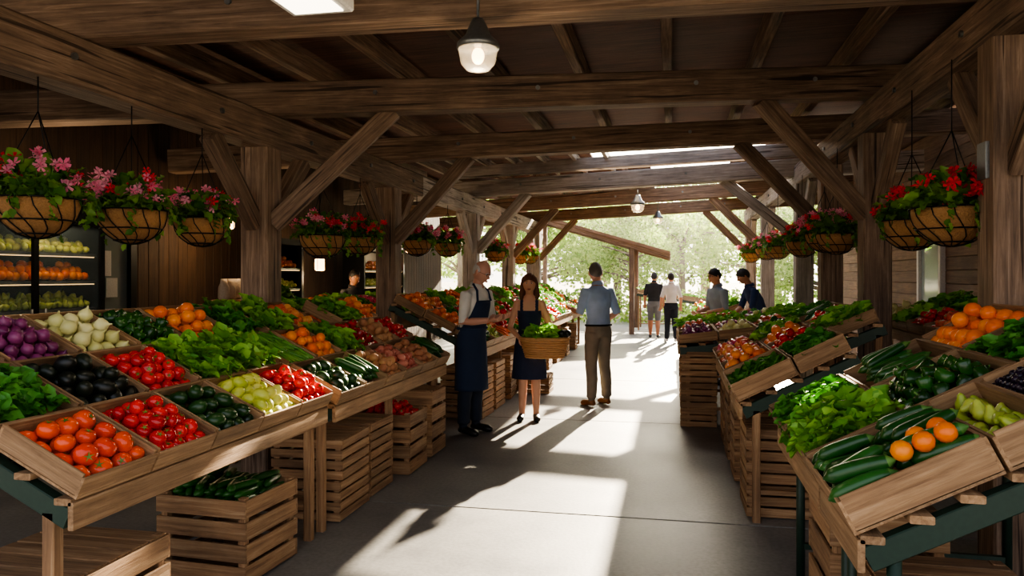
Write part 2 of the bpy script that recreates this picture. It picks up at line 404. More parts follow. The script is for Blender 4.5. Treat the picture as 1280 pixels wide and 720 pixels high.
# crates
crate((-2.45,2.7,0),.58,.6,.50)
crate((-2.42,3.88,0),.55,.5,.46,R(-4),'cucumber')
crate((-2.38,4.95,0),.5,.5,.27); crate((-2.38,4.95,.272),.5,.5,.27,R(2))
crate((-2.36,5.5,0),.42,.45,.27); crate((-2.36,5.5,.272),.42,.45,.27)
crate((-2.33,6.15,0),.5,.45,.5,0,'tomato_red'); crate((-2.30,6.75,0),.42,.42,.6)
for y,n in((8.65,2),(9.3,2),(10.1,2),(10.9,1),(11.7,2),(13.3,2),(14.4,2),(15.6,2),(17,2)):
    for i in range(n): crate((-2.33,y,i*.29),.5,.5,.288,R(rng.normal()*2))
crate((-1.85,10.6,0),.4,.4,.26)
for i in range(3): crate((.28,8.66,i*.272),.38,.42,.27,R(rng.normal()))
for i in range(2): crate((.72,8.7,i*.272),.38,.42,.27,R(rng.normal()*2))
for y in(9.3,10.0,10.7):
    for i in range(3): crate((.3,y,i*.272),.4,.45,.27,R(rng.normal()))
for i in range(2): crate((.70,5.62,i*.30),.42,.5,.298,R(rng.normal()))
for y in(6.5,7.2,7.8): 
    for i in range(2): crate((.68,y,i*.33),.4,.45,.328)
for y in(13.6,14.8,16): 
    for i in range(2): crate((.75,y,i*.33),.45,.45,.328)
crate((.92,2.82,0),.5,.5,.6,0); crate((.86,3.6,0),.45,.5,.66)
# ---------------------------------------------------------------- floor / ground
def floor_mat():
    m,nt,b,o=newmat('concrete_floor'); L=nt.links.new
    tc=N(nt,'ShaderNodeTexCoord'); n=N(nt,'ShaderNodeTexNoise',Scale=1.1,Detail=8,Roughness=.6); L(tc.outputs['Object'],n.inputs['Vector'])
    n2=N(nt,'ShaderNodeTexNoise',Scale=40,Detail=4); L(tc.outputs['Object'],n2.inputs['Vector'])
    r=ramp(nt,[lin('#5e5e60'),lin('#7a7977'),lin('#908c86')],[.3,.5,.75]); L(n.outputs['Fac'],r.inputs[0])
    r2=ramp(nt,[(.78,.78,.78,1),(1,1,1,1)],[.35,.6]); L(n2.outputs['Fac'],r2.inputs[0])
    mx=N(nt,'ShaderNodeVectorMath',operation='MULTIPLY'); L(r.outputs[0],mx.inputs[0]); L(r2.outputs[0],mx.inputs[1])
    L(mx.outputs[0],b.inputs['Base Color'])
    rr=N(nt,'ShaderNodeMapRange'); L(n.outputs['Fac'],rr.inputs[0]); rr.inputs[3].default_value=.36; rr.inputs[4].default_value=.58; L(rr.outputs[0],b.inputs['Roughness'])
    bp=N(nt,'ShaderNodeBump',Strength=.15,Distance=.005); L(n2.outputs['Fac'],bp.inputs['Height']); L(bp.outputs[0],b.inputs['Normal'])
    return m
mb=MB(); ys=[-3,-.2,2.5,5.2,8.6,12,15.4,18.8,22.4]; xs=[-6,-2.6,1.55,3.6]
for i in range(len(ys)-1):
    for j in range(3):
        mb.box(((xs[j]+xs[j+1])/2,(ys[i]+ys[i+1])/2,-.05),(xs[j+1]-xs[j]-.014,ys[i+1]-ys[i]-.016,.1),ch=.004)
mb.box((-1.2,9.7,-.09),(9.6,25.4,.06),1)
mb.build('floor',[floor_mat(),plain('joint_dark','#3c3a38',.9)])
mb=MB(); mb.box((0,60,-.19),(300,300,.06)); mb.build('ground',[plain('paving','#b0a898',.9,0,.2,3)])
# ---------------------------------------------------------------- timber frame
XL,XR=-3.3,1.8
def T(name,fn,mats): mb=MB(); fn(mb); return mb.build(name,mats)
def bolts(mb,pts,m=1):
    for p,ax in pts:
        p=np.array(p); d=np.array({'x':(1,0,0),'y':(0,-1,0)}[ax])*.0125
        mb.tube([p-d,p+d],.02,10,m,smooth=False)
Lp=[2.2,5.75,8.65,12.5,15.5,18.7]; Rp=[1.6,4.65,7.5,9.5,11.35,15.5,18.7]
zL,zR=2.66,2.90
for i,y in enumerate(Lp):
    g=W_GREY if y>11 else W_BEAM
    def f(mb):
        mb.box((XL,y,zL/2),(.24,.24,zL),0,.012)
        for s in(-1,1): mb.beam((XL,y+s*.1,zL-.62),(XL,y+s*.72,zL+.0),.11,.15,0,.01)
    T('timber_post',f,[g,M_METAL])
for i,y in enumerate(Rp):
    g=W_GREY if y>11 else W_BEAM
    def f(mb):
        mb.box((XR,y,zR/2),(.24,.24,zR),0,.012)
        if y!=9.5:
            for s in(-1,1): mb.beam((XR,y+s*.1,zR-.70),(XR,y+s*.75,zR),.11,.15,0,.01)
        mb.box((XR-.13,y,2.25),(.02,.12,.2),1)
    T('timber_post',f,[g,M_METAL])
def plate(X,z,segs,h):
    for a,b,m in segs:
        def f(mb):
            mb.beam((X,a,z+h/2),(X,b,z+h/2),.23,h,0,.014)
            s=1 if X<0 else -1
            bolts(mb,[((X+s*.12,y,z+h*.55),'x') for y in np.arange(a+.5,b-.3,1.4)])
        T('longitudinal_beam',f,[m,M_METAL])
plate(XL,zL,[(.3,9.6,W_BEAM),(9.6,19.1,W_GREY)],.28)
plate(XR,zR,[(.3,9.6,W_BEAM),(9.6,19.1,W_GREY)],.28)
def cross(yl,yr,m,h=.27,w=.22,zl=2.94,zr=3.18,brace=(1,1),pl=None,pr=None,name='cross_beam'):
    def f(mb):
        dx=(yr-yl)/(XR-XL)
        P=lambda x:(x,yl+dx*(x-XL),zl+(zr-zl)*(x-XL)/(XR-XL)+h/2)
        mb.beam(P(-5.75),P(3.3),w,h,0,.014)
        if brace[0]: q=P(XL+1.0); mb.beam((XL+.1,pl if pl else yl,zL-.62),(q[0],q[1],q[2]-h/2+.02),.12,.15,0,.01)
        if brace[1]: q=P(XR-1.05); mb.beam((XR-.1,pr if pr else yr,zR-.72),(q[0],q[1],q[2]-h/2+.02),.12,.15,0,.01)
        bolts(mb,[((x,P(x)[1]-w/2,P(x)[2]+.02),'y') for x in(-2.4,-1.1,.2,1.2)])
    T(name,f,[m,M_METAL])
cross(1.4,1.7,W_BEAM,pl=2.2)
cross(3.78,4.72,W_BEAM,brace=(0,0))
cross(5.85,7.25,W_BEAM,pl=5.75,pr=7.45)
cross(8.45,9.35,W_BEAM,pl=8.6,pr=9.45)
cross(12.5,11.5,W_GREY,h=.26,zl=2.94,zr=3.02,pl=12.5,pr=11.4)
T('roof_tie_beam',lambda mb: mb.beam((-3.6,12.55,3.36),(2.0,11.5,3.42),.16,.19,0,.012),[W_GREY])
cross(15.5,15.4,W_BEAM,pl=15.5,pr=15.5); cross(18.7,18.6,W_BEAM,pl=18.7,pr=18.7)
YE=11.1
def fj(mb):
    for x in np.arange(-5.5,3.3,.78):
        zt=3.46+.03*(x-XL)*.9
        mb.beam((x,.4,zt),(x,YE,zt),.085,.17,0,.006)
T('ceiling_joists',fj,[W_BEAM])
def fr(mb):
    for x in np.arange(-5.5,-.7,.5):
        mb.beam((x,YE+.02,3.5),(x,13.7,3.5),.06,.12,0,.004)
T('open_roof_rafters',fr,[W_GREY])
def fj2(mb):
    for x in list(np.arange(-5.5,-.8,.78))+[1.2,2.0,2.8]:
        mb.beam((x,13.7,3.5),(x,19.2,3.5),.085,.17,0,.006)
T('ceiling_joists',fj2,[W_BEAM])
SX0,SX1=-.38,1.0  # far roof slot, added to let the sun stripe reach the floor
def ft(mb):
    y=.4
    while y<YE:
        mb.beam((-5.9,y,3.60),(XL,y,3.60),.148,.03); mb.beam((XL,y,3.61),(3.6,y,3.80),.148,.03); y+=.15
    while y<19.3:
        if y<13.7:
            mb.beam((-5.9,y,3.62),(-1.3,y,3.62),.148,.03)
            mb.beam((SX1+.4,y,3.62),(3.6,y,3.62),.148,.03)
        else:
            mb.beam((-5.9,y,3.62),(SX0,y,3.62),.148,.03); mb.beam((SX1,y,3.62),(3.6,y,3.62),.148,.03)
        y+=.15
T('ceiling',ft,[W_CEIL])
# ---------------------------------------------------------------- left wall w/ cooler, door, shelves
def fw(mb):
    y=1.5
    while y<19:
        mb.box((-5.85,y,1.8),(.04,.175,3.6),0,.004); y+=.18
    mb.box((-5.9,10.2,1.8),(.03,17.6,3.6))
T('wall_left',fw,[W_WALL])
def ptlight(e,loc,en,col=(1,.72,.42),size=.1,name='bulb_light'):
    l=bpy.data.lights.new(name,'POINT'); l.energy=en; l.color=col; l.shadow_soft_size=size; o=bpy.data.objects.new(name,l); COL.objects.link(o); o.parent=e; o.location=loc
def shelfunit(name,x,y0,y1,z0,z1,n,kinds,depth=.4):
    e=empty(name); mb=MB()
    for y in(y0,y1): mb.box((x,y,(z0+z1)/2),(depth,.06,z1-z0))
    mb.box((x,(y0+y1)/2,z1),(depth,y1-y0+.06,.08)); mb.box((x,(y0+y1)/2,z0+.04),(depth,y1-y0+.06,.08)); mb.box((x-depth/2+.01,(y0+y1)/2,(z0+z1)/2),(.02,y1-y0,z1-z0))
    for i in range(n):
        z=z0+.25+(z1-z0-.35)*i/n; mb.box((x,(y0+y1)/2,z),(depth-.04,y1-y0-.04,.025),1)
        mb.box((x+depth/2-.03,(y0+y1)/2,z-.018),(.008,y1-y0-.1,.008),2)
    mb.build('frame',[M_DARK,M_METAL,emit('shelf_light','#ffd090',1.6)],parent=e)
    for i in range(n):
        z=z0+.265+(z1-z0-.35)*i/n
        f,mat,ti=fill(kinds[i%len(kinds)],y1-y0-.1,depth-.06,.03,1)
        p=f.build('fruit_shelf',[mat,STEM],parent=e); p.location=(x-depth/2+.03,y1-.05,z-.01); p.rotation_euler=(0,0,-math.pi/2)
    return e
e=shelfunit('display_cooler',-5.35,4.6,6.15,.1,2.15,7,['pear','orange','yellow_squash','orange','pear','orange','yellow_squash'])
mb=MB(); mb.box((-5.13,5.37,1.1),(.012,1.5,1.95),0)
for y in(4.63,5.37,6.12): mb.box((-5.115,y,1.1),(.03,.05,2.0),1)
for z in(.12,2.1): mb.box((-5.115,5.37,z),(.03,1.52,.06),1)
for y in(5.3,5.44): mb.tube([(-5.08,y,.95),(-5.08,y,1.35)],.012,8,2)
mb.build('glass_doors',[glassy('cooler_glass','#9fb0b0',.10),M_DARK,M_METAL],parent=e)
ptlight(e,(-4.9,5.5,2.3),16,(1,.8,.55),.08,'cooler_fill_light')  # added fill light hanging in front of the cooler, no fixture there
shelfunit('wall_shelf_with_fruit',-5.45,12.6,14.6,.6,2.1,4,['orange','apple','pear'])
shelfunit('wall_shelf_with_fruit',-5.45,9.5,10.3,.9,2.1,3,['orange','yellow_squash'])
d=empty('door_1'); mb=MB()
for y in(6.35,7.25): mb.box((-5.72,y,1.1),(.12,.09,2.2),0)
mb.box((-5.72,6.8,2.2),(.12,1.0,.1),0); mb.box((-5.72,6.8,.15),(.1,.9,.3),0); mb.box((-5.72,6.8,1.15),(.02,.82,2.0),1)
for y,z,w,h in((6.6,1.75,.2,.28),(6.85,1.75,.18,.26),(6.65,1.35,.22,.3),(6.95,1.5,.16,.2),(6.9,1.2,.2,.16)): mb.box((-5.69,y,z),(.01,w,h),2)
mb.box((-5.66,7.12,1.05),(.03,.03,.35),3)
mb.build('leaf',[M_DARK,glassy('door_glass','#a2b0ac',.65),M_WHITE,M_METAL],parent=d)
mb=MB(); mb.box((-5.2,8.0,.5),(.6,1.1,1.0),0,.01); mb.box((-5.2,8.0,1.02),(.68,1.2,.05),0,.01); mb.build('service_counter',[W_BEAM])
mb=MB(); mb.box((-5.05,7.55,1.2),(.03,.3,.2),0,.005); mb.box((-5.03,7.55,1.2),(.004,.26,.16),1); mb.box((-5.07,7.55,1.075),(.05,.05,.08),0); mb.box((-5.07,7.55,1.05),(.14,.18,.015),0); mb.build('cash_register_screen',[M_DARK,emit('screen_blue','#2a5a8a',1.2)])
crate((-5.1,8.25,1.046),.35,.4,.3)
def bags(c):
    mb=MB()
    for i in range(4):
        x,y=c[0]+rng.normal()*.03,c[1]+(i-1.5)*.15
        mb.loft([(x,y,c[2],.05,.06),(x,y,c[2]+.02,.065,.07),(x,y,c[2]+.14,.06,.066),(x,y,c[2]+.19,.03,.06),(x,y,c[2]+.24,.012,.062)],12)
    mb.build('paper_bags',[plain('paper_bag','#c9b6a0',.8,0,.3)])
bags((-5.1,8.25,1.347)); 
def bush(name,c,r,hh,n=160,pot=True):
    mb=MB()
    if pot: mb.loft([(0,0,0,r*.4,r*.4),(0,0,hh*.3,r*.55,r*.55),(0,0,hh*.34,r*.58,r*.58)],16,1)
    P=[];E=[];S=[]
    for i in range(n): P.append((rng.normal()*r*.2,rng.normal()*r*.2,hh*(.35+.3*rng.random()))); E.append((.2+1.2*rng.random(),0,rng.random()*6.28)); S.append(r*(.6+.5*rng.random()))
    mb.copies(LEAF,P,eulR(np.array(E)),np.array(S)); ob=mb.build(name,[M_LEAF,plain('clay_pot','#8a4f34',.8)]); ob.location=c
bush('potted_plant',(-4.95,8.98,0.9),.25,.65); 
mb=MB(); mb.box((-4.95,8.98,.45),(.4,.4,.9),0,.01); mb.build('plant_pedestal',[W_BEAM])
def lantern(c,en=25):
    e=empty('hanging_lantern',c); mb=MB()
    mb.tube([(0,0,.12),(0,0,3.58-c[2])],.006,6,0); mb.loft([(0,0,.06,.10,.10),(0,0,.12,.02,.02)],14,0); mb.loft([(0,0,-.12,.05,.05),(0,0,-.1,.075,.075),(0,0,.05,.075,.075),(0,0,.06,.05,.05)],14,1)
    for i in range(4): a=i*math.pi/2; mb.tube([(.08*math.cos(a),.08*math.sin(a),-.12),(.08*math.cos(a),.08*math.sin(a),.07)],.005,5,0)
    mb.build('lamp_body',[M_DARK,emit('warm_bulb','#ffc98a',9)],parent=e)
    ptlight(e,(0,0,-.22),en)
lantern((-5.2,10.75,1.82),26); lantern((-5.2,8.3,2.3),22); lantern((-5.1,14.5,2.2),24)  # the lantern nearest the door is added to brighten it
# right wall
def fs(mb):
    z=.08
    while z<3.6: mb.beam((3.5,2.2,z),(3.5,19,z),.05,.165,0,.006); z+=.17
    mb.box((3.55,10.6,1.8),(.04,16.8,3.6))
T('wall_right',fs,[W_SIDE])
for i,(y,z0,z1,w) in enumerate(((8.2,1.0,2.1,1.0),(11.4,.1,2.15,.9),(14.5,.9,2.1,1.2))):
    e=empty(f'window_{i+1}'); mb=MB()
    for s in(-1,1): mb.box((3.45,y+s*w/2,(z0+z1)/2),(.08,.08,z1-z0+.08),0,.005)
    for z in(z0,z1,(z0+z1)/2): mb.box((3.45,y,z),(.08,w,.07),0,.005)
    mb.box((3.462,y,(z0+z1)/2),(.02,w,z1-z0),1); mb.build('frame',[M_WHITE,plain('window_glass','#9fb2b4',.1)],parent=e)
# ---------------------------------------------------------------- lamps
def pendant(c,s=1,ztop=3.55,en=30):
    e=empty('pendant_lamp',c); mb=MB()
    mb.tube([(0,0,.16*s),(0,0,ztop-c[2])],.008,8,0)
    mb.loft([(0,0,.02*s,.115*s,.115*s),(0,0,.05*s,.112*s,.112*s),(0,0,.09*s,.07*s,.07*s),(0,0,.15*s,.045*s,.045*s),(0,0,.18*s,.03*s,.03*s)],24,0)
    mb.loft([(0,0,-.1*s,.02*s,.02*s),(0,0,-.095*s,.06*s,.06*s),(0,0,-.06*s,.092*s,.092*s),(0,0,0,.104*s,.104*s),(0,0,.018*s,.106*s,.106*s)],24,1)
    mb.copies(SPH,[(0,0,-.02*s)],eulR([(0,0,0)]),np.array([[.035*s,.035*s,.045*s]]),2)
    mb.build('shade',[M_METAL,glassy('lamp_glass','#f4f0e6',.25),emit('lamp_bulb','#ffcf90',12)],parent=e)
    ptlight(e,(0,0,-.14*s),en,(1,.8,.55),.06)
pendant((-1.02,4.0,2.82),1,3.55,9); pendant((-.53,12.25,2.72),1,2.98,8); pendant((-.3,17,2.85),1,3.5,8)
e=empty('ceiling_light_fixture'); mb=MB(); mb.box((-1.75,3.15,3.0),(.34,1.0,.08),0,.01); mb.box((-1.75,3.15,2.957),(.26,.92,.008),1)
for y in(2.8,3.5): mb.box((-1.75,y,3.31),(.02,.02,.54),0)
mb.build('fixture',[M_WHITE,emit('tube_glow','#fff0d4',6)],parent=e)
# ---------------------------------------------------------------- hanging baskets
def hbasket(c,zt,red,s=1.,n=240):
    e=empty('hanging_flower_basket',c,rng.random()*6,1); mb=MB()
    pr=[(0,-.2)]+[(.2*math.sin(a),-.2*math.cos(a)) for a in np.linspace(.25,math.pi/2,7)]+[(.17,0),(.16,-.03),(0,-.03)]
    mb.copies(revolve(pr,24),[(0,0,0)],eulR([(0,0,0)]),s,0)
    for i in range(12):
        a=i*math.pi/6; mb.tube([(s*.206*math.sin(t)*math.cos(a+.25*math.sin(3*t)),s*.206*math.sin(t)*math.sin(a+.25*math.sin(3*t)),-s*.206*math.cos(t)) for t in np.linspace(.05,math.pi/2,8)],.0035,5,1)
    for t in(.5,1.,1.5707): mb.tube([(s*.208*math.sin(t)*math.cos(a),s*.208*math.sin(t)*math.sin(a),-s*.208*math.cos(t)) for a in np.linspace(0,2*math.pi,25)],.0045,5,1)
    for i in range(3):
        a=i*2*math.pi/3; mb.tube([(s*.205*math.cos(a),s*.205*math.sin(a),0),(0,0,.46)],.0035,5,1)
    mb.tube([(0,0,.45),(0,0,zt-c[2])],.004,5,1)
    mb.build('basket_bowl',[M_COCO,M_DARK],parent=e)
    mb=MB(); P=[];E=[];S=[]
    for i in range(n):
        az=rng.random()*6.28; el=rng.random()**.7*1.4; rr=s*(.1+.12*rng.random())
        P.append((rr*math.cos(az)*math.cos(el*.7),rr*math.sin(az)*math.cos(el*.7),s*.17*math.sin(el)*rng.random()+.01)); E.append((el-.35+rng.normal()*.4,rng.normal()*.4,az-math.pi/2+rng.normal()*.5)); S.append(s*(.05+.045*rng.random()))
    for i in range(7):
        az=rng.random()*6.28; l=.06+.16*rng.random()
        for q in range(7):
            P.append((s*.225*math.cos(az),s*.225*math.sin(az),.02-l*q/6)); E.append((-.6+rng.normal()*.5,rng.normal()*.5,az+rng.normal())); S.append(.045)
    mb.copies(LEAF,P,eulR(np.array(E)),np.array(S))
    for col in((0,1) if not red else (1,)):
        P=[];E=[];S=[]
        for i in range(22 if col==0 or red else 8):
            az=rng.random()*6.28; rr=s*(.06+.22*rng.random()); z=.06+.17*rng.random()*(1.35-rr/s*3)
            mb.tube([(rr*.5*math.cos(az),rr*.5*math.sin(az),.02),(rr*math.cos(az),rr*math.sin(az),z)],.0025,4,3)
            for q in range(5):
                P.append((rr*math.cos(az)+rng.normal()*.016,rr*math.sin(az)+rng.normal()*.016,z+rng.normal()*.014)); E.append((rng.normal()*.9,rng.normal()*.9,rng.random()*6)); S.append(s*(.023+.012*rng.random()))
        mb.copies(FLO,P,eulR(np.array(E)),np.array(S),1+col)
    mb.build('flowers',[M_LEAF,M_PINK,M_RED,STEM],parent=e)
for i,(y,z,sc) in enumerate(((3.42,2.02,1.0),(4.13,2.02,1.0),(4.85,2.02,.95),(6.75,2.0,1.05),(7.65,2.03,.95),(9.5,2.08,1),(10.9,2.1,1),(14.0,2.08,1),(16.4,2.08,1),(17.6,2.1,1))):
    hbasket((-3.24,y,z),zL,i in(4,8),sc)
for i,(y,z,sc) in enumerate(((4.98,2.02,1.1),(5.75,2.0,1.0),(8.2,2.04,1.0),(8.85,2.08,1),(10.3,2.06,1),(12.6,2.08,1),(14,2.1,1),(16.8,2.1,1))):
    hbasket((1.62,y,z),zR,i in(0,1,4),sc)
# ---------------------------------------------------------------- people
def blob(builder,voxel,smooth=3):
    ob=builder.build('tmp',[]); 
    md=ob.modifiers.new('r','REMESH'); md.mode='VOXEL'; md.voxel_size=voxel; md.use_smooth_shade=True
    if smooth: ms=ob.modifiers.new('s','SMOOTH'); ms.factor=.5; ms.iterations=smooth
    dg=bpy.context.evaluated_depsgraph_get(); dg.update(); ev=ob.evaluated_get(dg); me=bpy.data.meshes.new_from_object(ev)
    bpy.data.objects.remove(ob,do_unlink=True); return me
def cloth(name,c): return plain(name,c,.85,0,.5,9)
def segd(C,a,b):
    a=np.array(a);b=np.array(b);d=b-a; t=np.clip(((C-a)@d)/(d@d),0,1); return np.linalg.norm(C-(a+t[:,None]*d),axis=1)
def hand(parent,w,d,nrm,side,mat,curl=.5):
    w=np.array(w,float); d=np.array(d,float); d/=np.linalg.norm(d); n=np.array(nrm,float); n-=d*(n@d); n/=np.linalg.norm(n); lat=np.cross(d,n)*side
    mb=MB()
    mb.tube([w-d*.02,w,w+d*.03,w+d*.06,w+d*.088],[.024,.026,.036,.041,.038],12,0,flat=.42,up=n)
    for i,(o,l) in enumerate(((.030,.072),(.010,.080),(-.010,.074),(-.029,.058))):
        p=w+d*.08+lat*o; P=[p-d*.015,p]; a=curl*.3; r=[.0095,.0098]
        for q,f in enumerate((.45,.32,.23)):
            a+=curl*.65; dd=d*math.cos(a)+n*math.sin(a)+lat*o*2; P.append(P[-1]+dd*l*f); r.append(.0092-q*.001)
        mb.tube(P,r,8)
    p=w+d*.025+lat*.03; P=[w+d*.02+lat*.018,p]; 
    for q,f in enumerate((.036,.03)):
        dd=d*.75+lat*(.55-q*.35)+n*(.2+.4*curl*q); P.append(P[-1]+dd*f)
    mb.tube(P,[.013,.012,.011,.009],8)
    me=blob(mb,.0045,1); me.materials.append(mat); ob=bpy.data.objects.new('hand',me); COL.objects.link(ob); ob.parent=parent
def head(parent,pos,yaw,pitch,style,skin,hairc,glasses=False,female=False,lip='#a85a4c'):
    e=bpy.data.objects.new('head',None); COL.objects.link(e); e.parent=parent; e.location=pos; e.rotation_euler=(Matrix.Rotation(yaw,3,'Z')@Matrix.Rotation(pitch,3,'X')).to_euler()
    nu,nv=40,30; D=[];F=[]
    for i in range(nv+1):
        th=math.pi*i/nv
        for j in range(nu): a=2*math.pi*j/nu; D.append((math.sin(th)*math.cos(a),math.sin(th)*math.sin(a),math.cos(th)))
    for i in range(nv):
        for j in range(nu): F.append([i*nu+j,(i+1)*nu+j,(i+1)*nu+(j+1)%nu,i*nu+(j+1)%nu])
    D=np.array(D)
    def shape(D):
        V=D*np.array([.078,.098,.120]); t=np.clip(-D[:,2],0,1); V[:,0]*=1-.32*t**1.4
        fr=D[:,1]<0; V[:,1]*=np.where(fr,1-.10*t,1-.35*t); return V
    V=shape(D); fr=(V[:,1]<-.02)
    x,z=V[:,0],V[:,2]; nz=np.where(z>-.022,np.exp(-((z+.022)/.028)**2),np.exp(-((z+.022)/.010)**2))
    V[:,1]-=fr*.024*np.exp(-(x/.012)**2)*nz
    V[:,1]+=fr*.009*np.exp(-((np.abs(x)-.030)/.015)**2-((z-.012)/.011)**2)
    V[:,1]-=fr*.004*np.exp(-((z-.034)/.010)**2-(x/.045)**2)
    V[:,1]-=fr*.005*np.exp(-((z+.058)/.012)**2-(x/.022)**2)
    V[:,1]-=fr*.006*np.exp(-((z+.098)/.014)**2-(x/.02)**2)
    b=mkbase(V,F); mb=MB(); mb.add(b[0],b[1],b[2],0,smooth=True)
    for s in(-1,1):
        mb.copies(SPH,[(s*.079,.008,-.006)],eulR([(0,0,s*.35)]),np.array([[.009,.02,.032]]),0)
        mb.copies(SPH,[(s*.030,-.081,.012)],eulR([(0,0,0)]),np.array([[.012,.010,.0075]]),1)
        mb.copies(SPH,[(s*.030,-.0885,.012)],eulR([(0,0,0)]),np.array([[.006,.005,.0065]]),2)
        mb.tube([(s*.015,-.097,.029),(s*.03,-.096,.033),(s*.046,-.085,.028)],[.003,.004,.002],6,3)
    mb.copies(SPH,[(0,-.0945,-.055),(0,-.0945,-.064)],eulR([(0,0,0)]*2),np.array([[.024,.007,.0045],[.02,.008,.006]]),4)
    if glasses:
        for s in(-1,1):
            mb.tube([(s*.031+.021*math.cos(a),-.108,.012+.016*math.sin(a)) for a in np.linspace(0,2*math.pi,17)],.0018,5,2)
            mb.tube([(s*.052,-.107,.015),(s*.082,0,.012)],.0018,5,2)
        mb.tube([(-.01,-.11,.016),(.01,-.11,.016)],.0018,5,2)
    hm=plain('hair_'+hairc.strip('#'),hairc,.6,0,.8,70)
    mb.build('face',[skin,M_WHITE,M_DARK,hm,plain('lips',lip,.5)],parent=e)
    f=np.where(D[:,1]<0,.42-.5*np.clip(1+D[:,1],0,1)**.8,-.08-.5*D[:,1]); q=D[:,2]-f
    if style=='bald': q=np.minimum(q,.52-D[:,2]-.15*(D[:,1]<0)); q=np.minimum(q,D[:,1]+.25)
    sc=.985+.12*np.clip(q/.3,0,1)**.7; sc+=.02*np.sin(D[:,0]*23+D[:,1]*17)*np.clip(q,0,1)
    if style=='bald': sc=np.minimum(sc,1.055)
    V=shape(D)*sc[:,None]; keep=[fc for fc in F if np.mean(q[fc])>0]
    mb=MB(); b=mkbase(V,keep); mb.add(b[0],b[1],b[2],0,smooth=True)
    if style=='long':
        mb.tube([(0,.03,.05),(0,.055,0),(0,.06,-.08),(0,.055,-.15),(0,.05,-.21)],[.07,.085,.085,.09,.06],16,0,flat=.55,up=(0,1,0))
        for s in(-1,1): mb.tube([(s*.035,-.045,.108),(s*.070,-.03,.07),(s*.086,.0,0),(s*.092,.005,-.08),(s*.096,-.0,-.14),(s*.086,-.005,-.2)],[.014,.020,.022,.026,.03,.014],10,0)
    mb.build('hair',[hm],parent=e)
def person(name,loc,th,H,top,bottom,shoe,skinc,hairc,style,lean=.0,arms=None,legs=None,female=False,sleeve='short',shorts=False,dress=False,apron=None,hy=0,hp=0,glasses=False,curls=(.5,.5),palms=None,dirs=None,vox=.0125):
    e=empty(name,loc,th,H/1.75); S=lambda z:-lean*max(0,z-.95)
    skin=prod('skin_tone_'+name,skinc,skinc,.55)
    mb=MB(); sw=.148 if female else .18
    tr=[(.84,.15,.105),(.92,.172,.118),(.99,.162,.115),(1.08,.125 if female else .15,.10),(1.18,.135 if female else .16,.11),(1.28,.150 if female else .175,.125 if female else .12),(1.37,.150 if female else .185,.105),(1.42,.13 if female else .165,.09),(1.46,.085,.07),(1.49,.055,.055)]
    mb.loft([(0,S(z),z,a*(1.03 if not female else 1),b) for z,a,b in tr])
    ns=S(1.48); hz=1.622; hy0=ns-.02-lean*.12
    mb.tube([(0,ns+.01,1.42),(0,ns,1.5),(0,hy0+.01,1.58)],[.062,.054 if not female else .048,.052 if not female else .046],14)
    if legs is None: legs=(((.10,-.01,.50),(.115,.02,.09)),((-.10,-.02,.50),(-.12,.0,.09)))
    segs=[((0,0,.98),(0,S(1.36),1.36),'top',.14),((0,ns,1.50),(0,hy0,1.6),'skin',.055)]
    for k,((kn,an),s) in enumerate(zip(legs,(1,-1))):
        hp_=(s*.088,0,.90)
        bare=dress; a,b,c=(.085,.055,.038) if bare else (.098,.074,.062)
        if shorts: a,b,c=(.105,.07,.04)
        mid=tuple(np.array(kn)*.6+np.array(an)*.4)
        mb.tube([hp_,tuple((np.array(hp_)+kn)/2+np.array((0,-.01,0))),kn,(mid[0],mid[1]+.015,mid[2]),(an[0],an[1],an[2]+.02)],[a,a*.88,b,b*.95 if not bare else .052,c],16)
        fz=an[2]-.09
        mb.tube([(an[0],an[1]+.055,fz+.04),(an[0],an[1]+.01,fz+.05),(an[0]+s*.008,an[1]-.07,fz+.042),(an[0]+s*.015,an[1]-.14,fz+.033),(an[0]+s*.016,an[1]-.19,fz+.024)],[.03,.042,.043,.046,.026],14,0,flat=.85,up=(0,0,1))
        mb.tube([(an[0],an[1]+.01,fz+.04),(an[0],an[1],fz+.13)],[.04,c*.95 if bare or shorts else .045],12)
        segs+=[(hp_,kn,'bottom' if not dress else 'skin',.09),(kn,(an[0],an[1],an[2]+.03),'skin' if (dress or shorts) else 'bottom',.055),((an[0],an[1]+.05,fz+.035),(an[0],an[1]-.17,fz+.03),'shoe',.045)]
    if arms is None: arms=(((.235,.02,1.14),(.25,-.06,.90)),((-.235,.02,1.14),(-.25,-.06,.90)))
    for (el,wr),s in zip(arms,(1,-1)):
        sh=(s*sw,S(1.41),1.40); t= sleeve!='none'
        a,b,c=(.058,.05,.03) if t else (.042,.034,.024)
        if sleeve=='long': b,c=.05,.036
        el=np.array(el);wr=np.array(wr);shv=np.array(sh); fm=el*.65+wr*.35
        mb.tube([(s*(sw-.06),S(1.38),1.385),sh,shv*.6+el*.4,el,fm,wr],[a*1.05,a*1.05,a,b,.040 if sleeve=='short' else (.034 if sleeve=='none' else .045),c],14)
        lab={'short':('top','skin'),'none':('skin','skin'),'long':('top','top')}[sleeve]
        segs+=[(shv,shv*.12+el*.88,lab[0],.05),(shv*.05+el*.95,wr,lab[1],.04)]
    if dress:
        mb.loft([(0,0,.50,.215,.175),(0,0,.6,.205,.165),(0,0,.75,.195,.15),(0,0,.9,.178,.125),(0,0,1.02,.138,.105)],28)
    me=blob(mb,vox,3 if vox>.011 else 5)
    V=np.empty(len(me.vertices)*3); me.vertices.foreach_get('co',V); V=V.reshape(-1,3)
    V[:,2]=np.maximum(V[:,2],.0); 
